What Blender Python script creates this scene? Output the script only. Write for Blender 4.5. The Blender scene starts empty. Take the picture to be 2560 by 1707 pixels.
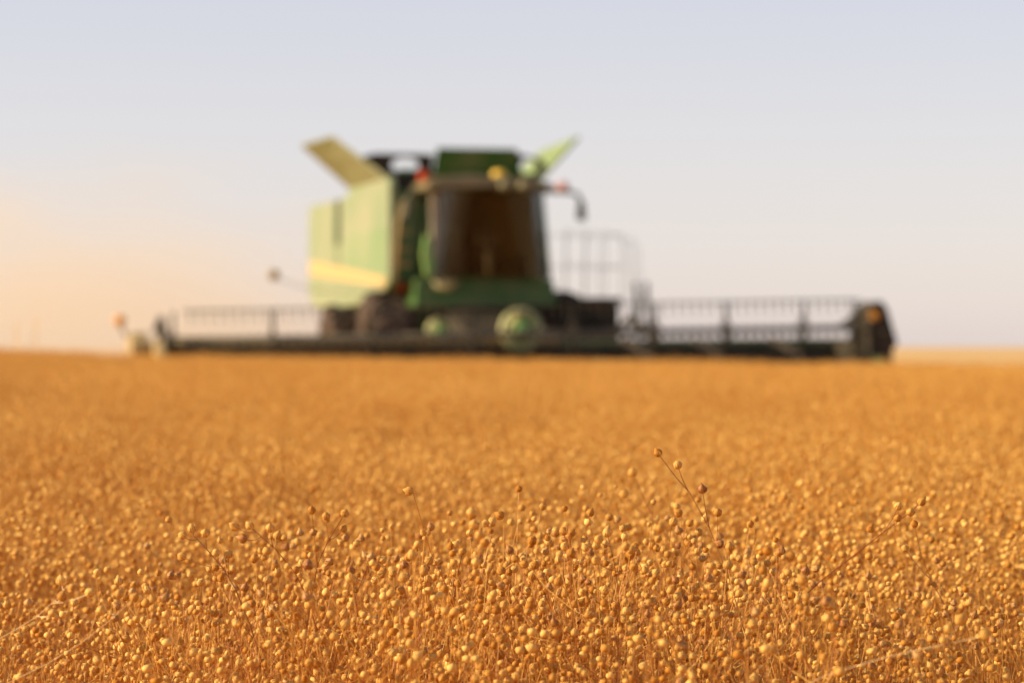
import bpy, bmesh, math, random
from mathutils import Vector, Matrix
R = math.radians
random.seed(11)
S = bpy.context.scene
C = S.collection

# ------------------------------------------------------------------ camera
CAM_Z = 0.85
FPX = 7111.0                       # focal length in pixels of the 2560 px wide photograph (100 mm lens)
HOR = 866.0
cam = bpy.data.cameras.new('camera')
cam.lens = 100.0; cam.sensor_width = 36.0
cam.clip_start = 0.05; cam.clip_end = 9000
cam.dof.use_dof = True
cam.dof.focus_distance = 3.2
cam.dof.aperture_fstop = 6.0
cam.dof.aperture_blades = 0
camo = bpy.data.objects.new('camera', cam); C.objects.link(camo)
camo.location = (0, 0, CAM_Z)
camo.rotation_euler = (R(90) + math.atan((HOR - 853.5) / FPX), 0, 0)
S.camera = camo

# ------------------------------------------------------------------ sky, sun, exposure
SUN_DIR = Vector((-0.90, -0.10, 0.42)).normalized()
el = math.asin(SUN_DIR.z)
az = math.atan2(SUN_DIR.x, SUN_DIR.y)
W = bpy.data.worlds.new("World"); S.world = W; W.use_nodes = True
wn, wl = W.node_tree.nodes, W.node_tree.links
bg = wn['Background']
sky = wn.new('ShaderNodeTexSky'); sky.sky_type = 'NISHITA'; sky.sun_disc = False
sky.sun_elevation = el; sky.sun_rotation = az % (2 * math.pi)
sky.altitude = 300; sky.air_density = 1.0; sky.dust_density = 0.7; sky.ozone_density = 1.0
# thin summer haze veiling the sky, thickest towards the horizon
wtc = wn.new('ShaderNodeTexCoord'); wsx = wn.new('ShaderNodeSeparateXYZ'); wl.new(wtc.outputs['Generated'], wsx.inputs[0])
wmr = wn.new('ShaderNodeMapRange'); wl.new(wsx.outputs['Z'], wmr.inputs[0])
wmr.inputs[1].default_value = 0.05; wmr.inputs[2].default_value = 0.5; wmr.inputs[3].default_value = 0.60; wmr.inputs[4].default_value = 0.05
wmx = wn.new('ShaderNodeMix'); wmx.data_type = 'RGBA'; wl.new(wmr.outputs[0], wmx.inputs[0]); wl.new(sky.outputs[0], wmx.inputs[6])
wmx.inputs[7].default_value = (5.35, 4.5, 4.85, 1)
wl.new(wmx.outputs[2], bg.inputs[0]); bg.inputs[1].default_value = 0.098
sl = bpy.data.lights.new('sun', 'SUN'); sl.energy = 5.0; sl.angle = R(0.5); sl.color = (1.0, 0.83, 0.57)
so = bpy.data.objects.new('sun', sl); C.objects.link(so)
so.rotation_euler = (-SUN_DIR).to_track_quat('-Z', 'Y').to_euler()
so.location = (-30, 0, 30)
S.view_settings.view_transform = 'Standard'; S.view_settings.look = 'None'
S.view_settings.exposure = 0.68; S.view_settings.gamma = 1.0
S.view_settings.use_curve_mapping = False
S.cycles.max_bounces = 8; S.cycles.transparent_max_bounces = 12
S.cycles.volume_bounces = 1; S.cycles.volume_step_rate = 4.0
S.cycles.sample_clamp_indirect = 6.0

# ------------------------------------------------------------------ materials
def mat(name, col, rough=0.6, metal=0.0, spec=0.5, dust=0.0, dust_col=(0.42, 0.31, 0.17), scale=3.0, coat=0.0):
    m = bpy.data.materials.new(name); m.use_nodes = True
    nt = m.node_tree; p = nt.nodes['Principled BSDF']
    p.inputs['Roughness'].default_value = rough; p.inputs['Metallic'].default_value = metal
    p.inputs['Specular IOR Level'].default_value = spec
    p.inputs['Coat Weight'].default_value = coat
    tc = nt.nodes.new('ShaderNodeTexCoord')
    nz = nt.nodes.new('ShaderNodeTexNoise'); nz.inputs['Scale'].default_value = scale; nz.inputs['Detail'].default_value = 6
    nt.links.new(tc.outputs['Object'], nz.inputs['Vector'])
    rp = nt.nodes.new('ShaderNodeMapRange')
    rp.inputs[1].default_value = 0.3; rp.inputs[2].default_value = 0.7
    rp.inputs[3].default_value = max(0, dust - 0.22); rp.inputs[4].default_value = min(1, dust + min(0.22, dust))
    nt.links.new(nz.outputs[0], rp.inputs[0])
    mx = nt.nodes.new('ShaderNodeMix'); mx.data_type = 'RGBA'
    mx.inputs[6].default_value = (*col, 1); mx.inputs[7].default_value = (*dust_col, 1)
    nt.links.new(rp.outputs[0], mx.inputs[0]); nt.links.new(mx.outputs[2], p.inputs['Base Color'])
    return m
M = {
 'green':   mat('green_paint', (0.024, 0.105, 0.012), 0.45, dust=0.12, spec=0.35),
 'dusty_sunlit':   mat('dusty_sunlit_green_paint', (0.115, 0.205, 0.07), 0.55, dust=0.50, dust_col=(0.37, 0.315, 0.20), scale=0.8),  # dust film, with some of the sunlit paleness put into the colour
 'flap':    mat('dusty_extension_panel', (0.19, 0.22, 0.085), 0.6, dust=0.5, dust_col=(0.31, 0.265, 0.14), scale=1.5),
 'flapin':  mat('green_extension_panel', (0.11, 0.21, 0.045), 0.6, dust=0.4, dust_col=(0.32, 0.31, 0.13), scale=1.5),
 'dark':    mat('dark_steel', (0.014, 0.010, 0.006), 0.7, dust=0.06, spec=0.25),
 'rubber':  mat('dusty_rubber', (0.030, 0.022, 0.017), 0.9, dust=0.28, dust_col=(0.20, 0.125, 0.085), spec=0.2),
 'yellow':  mat('yellow_stripe', (0.52, 0.33, 0.075), 0.5, dust=0.35, dust_col=(0.45, 0.34, 0.20)),
 'rim':     mat('yellow_rim', (0.65, 0.42, 0.04), 0.45, dust=0.25),
 'roof':    mat('cab_roof_plastic', (0.13, 0.12, 0.05), 0.5, dust=0.5, dust_col=(0.32, 0.23, 0.11)),
 'rail':    mat('pale_rail', (0.62, 0.66, 0.58), 0.5, dust=0.3),
 'seat':    mat('brown_seat', (0.10, 0.05, 0.025), 0.8),
 'console': mat('grey_console', (0.20, 0.18, 0.15), 0.6),
 'beam':    mat('dusty_header_beam', (0.14, 0.13, 0.045), 0.6, dust=0.62, dust_col=(0.52, 0.33, 0.13)),
 'belt':    mat('dark_draper_belt', (0.022, 0.019, 0.012), 0.8, dust=0.06),
 'tine':    mat('grey_tine', (0.05, 0.045, 0.035), 0.7, dust=0.12, spec=0.3),
 'guard':   mat('pale_green_guard', (0.26, 0.42, 0.11), 0.5, dust=0.6, dust_col=(0.58, 0.44, 0.22)),
 'amber':   mat('amber_lens', (0.85, 0.36, 0.03), 0.25),
 'red':     mat('red_lens', (0.40, 0.045, 0.010), 0.6, spec=0.2),
 'pink':    mat('faded_red_lens', (0.50, 0.22, 0.16), 0.6, spec=0.2),
 'gps':     mat('yellow_dome', (0.85, 0.52, 0.05), 0.35),
 'dusty_sunlit2':  mat('dusty_sunlit_lower_panel', (0.115, 0.22, 0.07), 0.55, dust=0.36, dust_col=(0.36, 0.32, 0.19), scale=0.8),  # greener variant, same dust and painted-in sun paleness
 'front':   mat('front_panel_green', (0.055, 0.17, 0.03), 0.45, dust=0.2),
 'strut':   mat('dull_brown_steel', (0.028, 0.020, 0.016), 0.8, dust=0.05, spec=0.2),
 'green2':  mat('shaded_green_paint', (0.05, 0.12, 0.03), 0.5, dust=0.3),
 'mirror':  mat('mirror_housing', (0.04, 0.06, 0.03), 0.5, dust=0.2),
}
def glass():
    m = bpy.data.materials.new('tinted_cab_glass'); m.use_nodes = True
    nt = m.node_tree; nt.nodes.clear()
    o = nt.nodes.new('ShaderNodeOutputMaterial'); t = nt.nodes.new('ShaderNodeBsdfTransparent'); g = nt.nodes.new('ShaderNodeBsdfGlossy')
    t.inputs[0].default_value = (0.55, 0.48, 0.36, 1); g.inputs[0].default_value = (0.9, 0.9, 0.9, 1); g.inputs['Roughness'].default_value = 0.08
    f = nt.nodes.new('ShaderNodeFresnel'); f.inputs[0].default_value = 1.5
    x = nt.nodes.new('ShaderNodeMixShader')
    nt.links.new(f.outputs[0], x.inputs[0]); nt.links.new(t.outputs[0], x.inputs[1]); nt.links.new(g.outputs[0], x.inputs[2]); nt.links.new(x.outputs[0], o.inputs[0])
    return m
M['glass'] = glass()
M['fairing'] = mat('green_fairing', (0.13, 0.33, 0.05), 0.4, dust=0.2)
M['sunlit_glass'] = mat('sunlit_dusty_glass', (0.40, 0.33, 0.24), 0.6, dust=0.3)  # beige stands in for sunlight on the dust-filmed glass edge
M['lamp'] = mat('olive_lamp', (0.30, 0.27, 0.12), 0.4, dust=0.3)

def straw(name, a, b, transl, tcol=(0.85, 0.27, 0.02), noise_amp=0.45, rough=0.55, spec=0.35):
    """dry plant tissue: colour varies per object / per piece and in broad patches across the field; some light passes through"""
    m = bpy.data.materials.new(name); m.use_nodes = True
    nt = m.node_tree; nt.nodes.clear(); L = nt.links.new
    o = nt.nodes.new('ShaderNodeOutputMaterial')
    geo = nt.nodes.new('ShaderNodeNewGeometry'); oi = nt.nodes.new('ShaderNodeObjectInfo')
    ad = nt.nodes.new('ShaderNodeMath'); ad.operation = 'ADD'; L(geo.outputs['Random Per Island'], ad.inputs[0]); L(oi.outputs['Random'], ad.inputs[1])
    fr = nt.nodes.new('ShaderNodeMath'); fr.operation = 'FRACT'; L(ad.outputs[0], fr.inputs[0])
    nz = nt.nodes.new('ShaderNodeTexNoise'); nz.inputs['Scale'].default_value = 0.7; nz.inputs['Detail'].default_value = 5
    L(geo.outputs['Position'], nz.inputs['Vector'])
    s = nt.nodes.new('ShaderNodeMath'); s.operation = 'MULTIPLY_ADD'; s.inputs[1].default_value = noise_amp * 2; s.inputs[2].default_value = -noise_amp
    L(nz.outputs[0], s.inputs[0])
    sm = nt.nodes.new('ShaderNodeMath'); sm.operation = 'ADD'; sm.use_clamp = True; L(fr.outputs[0], sm.inputs[0]); L(s.outputs[0], sm.inputs[1])
    mx = nt.nodes.new('ShaderNodeMix'); mx.data_type = 'RGBA'; mx.inputs[6].default_value = (*a, 1); mx.inputs[7].default_value = (*b, 1)
    L(sm.outputs[0], mx.inputs[0])
    p = nt.nodes.new('ShaderNodeBsdfPrincipled'); p.inputs['Roughness'].default_value = rough; p.inputs['Specular IOR Level'].default_value = spec
    L(mx.outputs[2], p.inputs['Base Color'])
    t = nt.nodes.new('ShaderNodeBsdfTranslucent'); t.inputs[0].default_value = (*tcol, 1)
    x = nt.nodes.new('ShaderNodeMixShader'); x.inputs[0].default_value = transl
    L(p.outputs[0], x.inputs[1]); L(t.outputs[0], x.inputs[2]); L(x.outputs[0], o.inputs[0])
    return m
M['capsule'] = straw('dry_capsule', (0.53, 0.215, 0.018), (0.93, 0.60, 0.155), 0.22, tcol=(0.90, 0.375, 0.022), rough=0.65, spec=0.25)
M['stem'] = straw('dry_stem', (0.42, 0.132, 0.012), (0.86, 0.49, 0.10), 0.2, tcol=(0.88, 0.345, 0.02))

M['twig'] = straw('red_brown_twig', (0.34, 0.095, 0.016), (0.66, 0.35, 0.10), 0.1)
M['pale'] = straw('pale_straw', (0.85, 0.62, 0.30), (0.92, 0.72, 0.40), 0.45, tcol=(0.9, 0.7, 0.4))
def striped(src, name):
    m = M[src].copy(); m.name = name; nt = m.node_tree; L = nt.links.new
    tc = nt.nodes.new('ShaderNodeTexCoord'); sx = nt.nodes.new('ShaderNodeSeparateXYZ'); L(tc.outputs['Object'], sx.inputs[0])
    at = nt.nodes.new('ShaderNodeMath'); at.operation = 'ARCTAN2'; L(sx.outputs['Y'], at.inputs[0]); L(sx.outputs['X'], at.inputs[1])
    mu = nt.nodes.new('ShaderNodeMath'); mu.operation = 'MULTIPLY'; mu.inputs[1].default_value = 10; L(at.outputs[0], mu.inputs[0])
    si = nt.nodes.new('ShaderNodeMath'); si.operation = 'SINE'; L(mu.outputs[0], si.inputs[0])
    mr = nt.nodes.new('ShaderNodeMapRange'); mr.inputs[1].default_value = 0.55; mr.inputs[2].default_value = 0.95; mr.inputs[3].default_value = 0.0; mr.inputs[4].default_value = 0.75; L(si.outputs[0], mr.inputs[0])
    old = next(n for n in nt.nodes if n.type == 'MIX'); p = next(n for n in nt.nodes if n.type == 'BSDF_PRINCIPLED')
    mx = nt.nodes.new('ShaderNodeMix'); mx.data_type = 'RGBA'; mx.inputs[7].default_value = (0.24, 0.075, 0.015, 1)
    L(mr.outputs[0], mx.inputs[0]); L(old.outputs[2], mx.inputs[6]); L(mx.outputs[2], p.inputs['Base Color'])
    return m
M['old'] = straw('weathered_capsule', (0.42, 0.16, 0.030), (0.72, 0.41, 0.12), 0.15, tcol=(0.7, 0.28, 0.03))
M['capsule_near'] = striped('capsule', 'dry_capsule_seamed')
M['capsule_old'] = striped('old', 'weathered_capsule_seamed')

def ground_mat():
    m = bpy.data.materials.new('stubble_soil'); m.use_nodes = True
    nt = m.node_tree; p = nt.nodes['Principled BSDF']; p.inputs['Roughness'].default_value = 0.95; p.inputs['Specular IOR Level'].default_value = 0.1
    geo = nt.nodes.new('ShaderNodeNewGeometry'); L = nt.links.new
    n1 = nt.nodes.new('ShaderNodeTexNoise'); n1.inputs['Scale'].default_value = 9; n1.inputs['Detail'].default_value = 8
    n2 = nt.nodes.new('ShaderNodeTexNoise'); n2.inputs['Scale'].default_value = 0.05; n2.inputs['Detail'].default_value = 4
    L(geo.outputs['Position'], n1.inputs['Vector']); L(geo.outputs['Position'], n2.inputs['Vector'])
    a = nt.nodes.new('ShaderNodeMath'); a.operation = 'ADD'; L(n1.outputs[0], a.inputs[0]); L(n2.outputs[0], a.inputs[1])
    r = nt.nodes.new('ShaderNodeMapRange'); r.inputs[1].default_value = 0.7; r.inputs[2].default_value = 1.3; L(a.outputs[0], r.inputs[0])
    mx = nt.nodes.new('ShaderNodeMix'); mx.data_type = 'RGBA'; mx.inputs[6].default_value = (0.52, 0.27, 0.085, 1); mx.inputs[7].default_value = (0.78, 0.52, 0.22, 1)
    L(r.outputs[0], mx.inputs[0]); L(mx.outputs[2], p.inputs['Base Color'])
    return m
M['ground'] = ground_mat()

# ------------------------------------------------------------------ helpers
def sm(a, b, x):
    t = min(1, max(0, (x - a) / (b - a))); return t * t * (3 - 2 * t)
def terrain(x, y):
    """a slight side slope of the field around the machine"""
    xx = 14 * math.tanh(x / 14)
    return -0.0135 * xx * sm(12, 40, y) * (1 - sm(75, 160, y))

def link(name, me, material=None, parent=None, loc=None):
    if material is not None and not me.materials: me.materials.append(material)
    o = bpy.data.objects.new(name, me); C.objects.link(o)
    if parent is not None: o.parent = parent
    if loc is not None: o.location = loc
    return o
def tag(o, label=None, cat=None, group=None, kind=None):
    if label: o['label'] = label
    if cat: o['category'] = cat
    if group: o['group'] = group
    if kind: o['kind'] = kind
    return o

class MB:
    """collects shapes for ONE mesh object"""
    def __init__(s): s.v = []; s.f = []; s.sm = []
    def add(s, vs, fs, smooth=False):
        n = len(s.v); s.v += [tuple(v) for v in vs]; s.f += [[i + n for i in f] for f in fs]; s.sm += [smooth] * len(fs)
        return s
    def box(s, x0, x1, y0, y1, z0, z1, bev=0.0):
        bm = bmesh.new(); bmesh.ops.create_cube(bm, size=1)
        bmesh.ops.scale(bm, vec=(x1 - x0, y1 - y0, z1 - z0), verts=bm.verts)
        bmesh.ops.translate(bm, vec=((x0 + x1) / 2, (y0 + y1) / 2, (z0 + z1) / 2), verts=bm.verts)
        if bev > 0: bmesh.ops.bevel(bm, geom=bm.edges[:], offset=bev, segments=2, profile=0.5, affect='EDGES')
        bm.verts.index_update()
        s.add([v.co for v in bm.verts], [[v.index for v in f.verts] for f in bm.faces]); bm.free(); return s
    def prism(s, pts, axis, a, b, bev=0.0):
        """polygon (u,v) extruded along axis from a to b; axis x: (y,z), y: (x,z), z: (x,y)"""
        def P(u, v, w): return {'x': (w, u, v), 'y': (u, w, v), 'z': (u, v, w)}[axis]
        bm = bmesh.new()
        A = [bm.verts.new(P(u, v, a)) for u, v in pts]; B = [bm.verts.new(P(u, v, b)) for u, v in pts]
        n = len(pts); bm.faces.new(A); bm.faces.new(B[::-1])
        for i in range(n): bm.faces.new((A[i], B[i], B[(i + 1) % n], A[(i + 1) % n]))
        bmesh.ops.recalc_face_normals(bm, faces=bm.faces)
        if bev > 0: bmesh.ops.bevel(bm, geom=bm.edges[:], offset=bev, segments=2, profile=0.5, affect='EDGES')
        bm.verts.index_update()
        s.add([v.co for v in bm.verts], [[v.index for v in f.verts] for f in bm.faces]); bm.free(); return s
    def tube(s, pts, r, n=6, r2=None, cap=True):
        pts = [Vector(p) for p in pts]; r2 = r if r2 is None else r2; vs = []; fs = []; up = None
        for i, p in enumerate(pts):
            d = (pts[min(i + 1, len(pts) - 1)] - pts[max(i - 1, 0)]).normalized()
            if up is None: up = d.orthogonal().normalized()
            up = (up - d * up.dot(d)).normalized(); w = d.cross(up)
            rr = r + (r2 - r) * i / max(1, len(pts) - 1)
            for k in range(n):
                a = 2 * math.pi * k / n; vs.append(p + (up * math.cos(a) + w * math.sin(a)) * rr)
        for i in range(len(pts) - 1):
            for k in range(n):
                a, b = i * n + k, i * n + (k + 1) % n; fs.append([a, b, b + n, a + n])
        if cap: fs.append(list(range(n))[::-1]); fs.append([len(vs) - n + k for k in range(n)])
        return s.add(vs, fs, n > 4)
    def lathe(s, prof, n=24, mtx=None):
        """(r,h) profile about local z"""
        vs = []; fs = []
        for r, h in prof:
            for k in range(n):
                a = 2 * math.pi * k / n; vs.append(Vector((r * math.cos(a), r * math.sin(a), h)))
        for i in range(len(prof) - 1):
            for k in range(n):
                a, b = i * n + k, i * n + (k + 1) % n; fs.append([a, b, b + n, a + n])
        if mtx is not None: vs = [mtx @ v for v in vs]
        return s.add(vs, fs, True)
    def build(s, name, material=None, parent=None, loc=None):
        me = bpy.data.meshes.new(name); me.from_pydata(s.v, [], s.f)
        me.polygons.foreach_set('use_smooth', s.sm); me.update()
        return link(name, me, material, parent, loc)
def mx_at(loc, axis):
    """matrix taking local z to axis, at loc"""
    return Matrix.Translation(Vector(loc)) @ Vector(axis).to_track_quat('Z', 'Y').to_matrix().to_4x4()

# ------------------------------------------------------------------ ground
def build_ground():
    xs = [-2500, -900, -350, -150, -80] + [-50 + 4 * i for i in range(26)] + [80, 150, 350, 900, 2500]
    ys = [-60, -20, 0, 6] + [10 + 4 * i for i in range(40)] + [200, 300, 500, 900, 1700, 3500]
    vs = [(x, y, terrain(x, y)) for y in ys for x in xs]; n = len(xs)
    fs = [[j * n + i, j * n + i + 1, (j + 1) * n + i + 1, (j + 1) * n + i] for j in range(len(ys) - 1) for i in range(n - 1)]
    m = MB(); m.add(vs, fs, True); o = m.build('ground', M['ground']); tag(o, 'pale straw coloured field ground reaching the horizon behind the harvester', 'ground', kind='structure')
build_ground()

# ------------------------------------------------------------------ combine harvester
TH = R(13)
hv = bpy.data.objects.new('combine_harvester', None); C.objects.link(hv)
hv.location = (-0.40, 48.0, 0.0); hv.rotation_euler = (0, 0, TH)
tag(hv, 'large green combine harvester with raised tank flaps and wide reel header, facing the camera', 'combine harvester')

def harvester():
    # --- hull and side panels
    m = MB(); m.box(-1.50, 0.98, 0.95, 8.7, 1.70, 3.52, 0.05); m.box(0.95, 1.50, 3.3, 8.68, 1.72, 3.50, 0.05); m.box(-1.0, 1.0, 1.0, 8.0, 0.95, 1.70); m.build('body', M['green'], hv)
    m = MB(); m.box(-0.75, 0.75, 0.7, 1.7, 0.75, 1.70, 0.04); m.build('gear_case', M['dark'], hv)
    m = MB(); m.tube([(-1.2, 1.35, 0.90), (1.2, 1.35, 0.90)], 0.17, 10); m.build('axle', M['dark'], hv)
    m = MB(); m.tube([(-1.3, 5.6, 0.80), (1.3, 5.6, 0.80)], 0.13, 10); m.build('axle', M['dark'], hv)
    prof = [(0.25, 1.95), (0.25, 3.60), (0.45, 3.72), (4.25, 3.72), (4.35, 3.60), (5.2, 3.58), (8.75, 3.62), (8.95, 3.45), (8.95, 1.95), (8.5, 1.62), (6.9, 1.55), (3.2, 1.60), (2.2, 1.78), (0.7, 1.80)]
    for sx in (-1, 1):
        if sx > 0: prof = [(max(c, 3.2), z) for c, z in prof if c > 3.0 or z > 3.65 or c == 0.25]; prof = [(3.2, 1.75), (3.2, 3.66)] + [p for p in prof if p[0] > 3.2]
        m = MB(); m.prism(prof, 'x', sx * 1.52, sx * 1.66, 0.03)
        pn = m.build('side_panel', M['dusty_sunlit'], hv)
        m = MB(); c0 = 0.55 if sx < 0 else 3.5; z0 = 1.86 if sx < 0 else 2.0; m.prism([(c0, z0), (c0, z0 + 0.16), (8.3, 2.52), (8.75, 2.52), (8.75, 2.26), (8.3, 2.24)], 'x', sx * 1.667, sx * 1.674)
        m.build('stripe', M['yellow'], pn)
        m = MB(); m.box(min(sx * 1.60, sx * 1.668), max(sx * 1.60, sx * 1.668), 5.15, 5.75, 2.75, 3.56); v = m.build('vent', M['dark'], pn)
        m = MB(); m.box(min(sx * 1.655, sx * 1.669), max(sx * 1.655, sx * 1.669), 5.28, 5.60, 2.35, 2.74); m.build('grab_recess', M['green2'], pn)
        if sx < 0:
            m = MB(); m.box(-1.668, -1.64, 0.35, 4.9, 2.02, 2.86, 0.003); m.build('lower_panel', M['dusty_sunlit2'], pn)
        m = MB()
        for k in range(9):
            z = 2.80 + k * 0.08; m.box(min(sx * 1.668, sx * 1.676), max(sx * 1.668, sx * 1.676), 5.2, 5.7, z, z + 0.03)
        m.build('louvre', M['green'], pn)
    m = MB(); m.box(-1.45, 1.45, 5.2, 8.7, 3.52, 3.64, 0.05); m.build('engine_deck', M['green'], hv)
    m = MB(); m.tube([(0.9, 5.0, 3.4), (0.9, 5.0, 3.95)], 0.07, 10); m.build('exhaust_pipe', M['dark'], hv)
    # --- grain tank with its raised extension flaps
    m = MB(); m.box(-1.50, 1.10, 0.96, 1.02, 3.50, 3.76); m.box(-1.50, 1.10, 4.20, 4.26, 3.50, 3.76); m.box(-1.50, -1.44, 1.02, 4.20, 3.50, 3.74); m.box(1.04, 1.10, 1.02, 4.20, 3.50, 3.74); m.box(1.10, 1.24, 1.60, 4.80, 3.50, 3.72)
    tk = m.build('grain_tank', M['dark'], hv)
    def sheet(name, quad, th, material, out):
        q = [Vector(p) for p in quad]; o = Vector(out) * th
        m = MB(); m.add(q + [p + o for p in q], [[0, 1, 2, 3], [7, 6, 5, 4], [0, 4, 5, 1], [1, 5, 6, 2], [2, 6, 7, 3], [3, 7, 4, 0]])
        return m.build(name, material, tk)
    sheet('extension_flap', [(-1.60, 0.55, 3.70), (-1.60, 4.20, 3.73), (-2.58, 3.75, 4.48), (-2.40, 1.55, 4.48)], 0.05, M['flap'], (-0.7, 0, -0.7))
    sheet('extension_flap', [(1.20, 1.60, 3.70), (1.20, 4.80, 3.70), (1.92, 4.20, 4.46), (2.03, 1.85, 4.56)], 0.05, M['flapin'], (0.7, 0, -0.7))
    sheet('extension_flap', [(-0.78, 0.98, 3.70), (0.74, 0.98, 3.70), (0.66, 0.72, 4.22), (-0.74, 0.72, 4.22)], 0.05, M['green'], (0, -1, 0.3))
    sheet('extension_flap', [(-0.7, 4.22, 3.70), (0.7, 4.22, 3.70), (0.7, 4.5, 4.10), (-0.7, 4.5, 4.10)], 0.05, M['green'], (0, 1, 0.3))
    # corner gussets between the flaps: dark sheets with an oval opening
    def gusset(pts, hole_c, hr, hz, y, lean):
        """frontal polygon (x,z) with an elliptical hole, as a ring of quads"""
        n = 36; inner = []; outer = []
        for k in range(n):
            a = 2 * math.pi * k / n; d = Vector((math.cos(a), math.sin(a)))
            inner.append(Vector(hole_c) + Vector((d.x * hr, d.y * hz)))
            best = None
            for i in range(len(pts)):
                p, q = Vector(pts[i]), Vector(pts[(i + 1) % len(pts)]); e = q - p; den = d.x * e.y - d.y * e.x
                if abs(den) < 1e-9: continue
                w = p - Vector(hole_c); t = (w.x * e.y - w.y * e.x) / den; u = (w.x * d.y - w.y * d.x) / den
                if t > 0 and -1e-6 <= u <= 1 + 1e-6 and (best is None or t > best): best = t
            outer.append(Vector(hole_c) + d * (best or hr))
        def P(p, dy): return (p.x, y + dy - lean * (p.y - 3.7), p.y)
        vs = [P(p, 0) for p in inner] + [P(p, 0) for p in outer] + [P(p, 0.03) for p in inner] + [P(p, 0.03) for p in outer]; fs = []
        for k in range(n):
            j = (k + 1) % n
            fs += [[k, j, n + j, n + k], [2 * n + j, 2 * n + k, 3 * n + k, 3 * n + j], [k, 2 * n + k, 2 * n + j, j], [n + k, n + j, 3 * n + j, 3 * n + k]]
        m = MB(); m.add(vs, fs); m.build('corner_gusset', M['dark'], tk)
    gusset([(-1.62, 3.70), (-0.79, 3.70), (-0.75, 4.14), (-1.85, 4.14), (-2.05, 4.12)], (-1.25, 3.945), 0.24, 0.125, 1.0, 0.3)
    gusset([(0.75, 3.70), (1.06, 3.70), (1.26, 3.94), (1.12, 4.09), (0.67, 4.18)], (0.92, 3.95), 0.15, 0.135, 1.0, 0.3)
    # --- cab
    m = MB()
    m.prism([(-1.25, 1.52), (1.20, 1.52), (1.14, 1.98), (0.80, 2.02), (-0.85, 2.02), (-1.25, 1.98)], 'y', 0.02, 0.94, 0.03)
    cab = m.build('cab', M['green'], hv)
    m = MB(); m.box(-1.5, -0.99, 0.86, 0.945, 1.80, 3.52, 0.015); m.build('front_panel', M['front'], hv)
    for x in (-0.98, 0.98):
        m = MB(); m.tube([(x * 1.06, -0.02, 2.0), (x * 0.99, -0.03, 2.75), (x * 0.93, 0.0, 3.48)], 0.045, 6); m.build('cab_pillar', M['green'], cab)
        m = MB(); m.tube([(x * 1.06, 0.9, 2.0), (x * 0.95, 0.9, 3.48)], 0.06, 6); m.build('cab_pillar', M['green'], cab)
    m = MB(); m.prism([(-1.02, 3.44), (-0.72, 3.44), (-0.74, 2.95), (-0.84, 2.35), (-0.94, 2.15), (-0.99, 2.4)], 'y', -0.10, -0.045, 0.015); m.build('sunlit_glass_strip', M['sunlit_glass'], cab)  # added strip, painting the bright sunlit edge of the windscreen
    m = MB(); m.box(-0.93, 0.93, 0.86, 0.92, 2.02, 3.45); m.box(-0.95, 0.95, 0.05, 0.9, 2.0, 2.03); m.build('cab_interior', M['seat'], cab)
    # bulging windscreen
    vs = []; fs = []; nu, nv = 18, 8
    for j in range(nv + 1):
        z = 2.0 + 1.46 * j / nv; hw = 1.02 - 0.10 * (j / nv)
        for i in range(nu + 1):
            a = -1 + 2 * i / nu; vs.append((a * hw, -0.03 - 0.40 * (1 - abs(a) ** 2.4) - 0.20 * (j / nv) * (1 - a ** 4), z))
    for j in range(nv):
        for i in range(nu):
            k = j * (nu + 1) + i; fs.append([k, k + 1, k + nu + 2, k + nu + 1])
    m = MB(); m.add(vs, fs, True); m.build('windscreen', M['glass'], cab)
    for sx in (-1, 1):
        m = MB(); m.add([(sx * 1.03, 0.0, 2.0), (sx * 1.03, 0.88, 2.0), (sx * 0.93, 0.88, 3.46), (sx * 0.91, 0.0, 3.46)], [[0, 1, 2, 3]]); m.build('side_window', M['glass'], cab)
    m = MB()
    m.prism([(-1.16, 3.47), (-1.02, 3.46), (0, 3.50), (1.0, 3.46), (1.02, 3.48), (1.0, 3.56), (0.6, 3.66), (-0.4, 3.70), (-1.0, 3.66), (-1.18, 3.58)], 'y', -0.62, 0.94, 0.03)
    rf = m.build('cab_roof', M['roof'], cab)
    m = MB(); m.lathe([(0.0, 0.10), (0.07, 0.10), (0.12, 0.06), (0.135, 0.0), (0.10, -0.03), (0.0, -0.04)], 16, Matrix.Translation((0.14, -0.2, 3.71))); m.build('receiver_dome', M['gps'], rf)
    for x in (0.12, 0.45):
        m = MB(); m.lathe([(0.0, 0.05), (0.07, 0.05), (0.085, 0.0), (0.06, -0.06), (0, -0.07)], 12, mx_at((x, -0.64, 3.53), (0, -1, 0))); m.build('work_light', M['lamp'], rf)
    # seat, steering column, console inside
    m = MB(); m.box(-0.27, 0.27, 0.35, 0.80, 2.28, 2.42, 0.05); m.box(-0.25, 0.25, 0.70, 0.84, 2.40, 3.02, 0.05); m.box(-0.14, 0.14, 0.72, 0.82, 3.04, 3.2, 0.04); m.box(-0.18, 0.18, 0.4, 0.75, 2.03, 2.28); m.build('seat', M['seat'], cab)
    m = MB(); m.tube([(0.02, -0.05, 2.03), (0.0, 0.1, 2.62)], 0.06, 8); m.lathe([(0.17, 0.0), (0.19, 0.015), (0.21, 0.0), (0.19, -0.015), (0.17, 0.0)], 20, mx_at((0.0, 0.12, 2.68), (0, -0.5, 0.9))); m.tube([(-0.18, 0.12, 2.68), (0.18, 0.12, 2.68)], 0.018, 6); m.build('steering_column', M['console'], cab)
    m = MB(); m.box(-0.55, -0.33, 0.3, 0.8, 2.03, 2.62, 0.04); m.box(-0.62, -0.42, 0.12, 0.16, 2.62, 2.86, 0.02); m.build('console', M['console'], cab)
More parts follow.
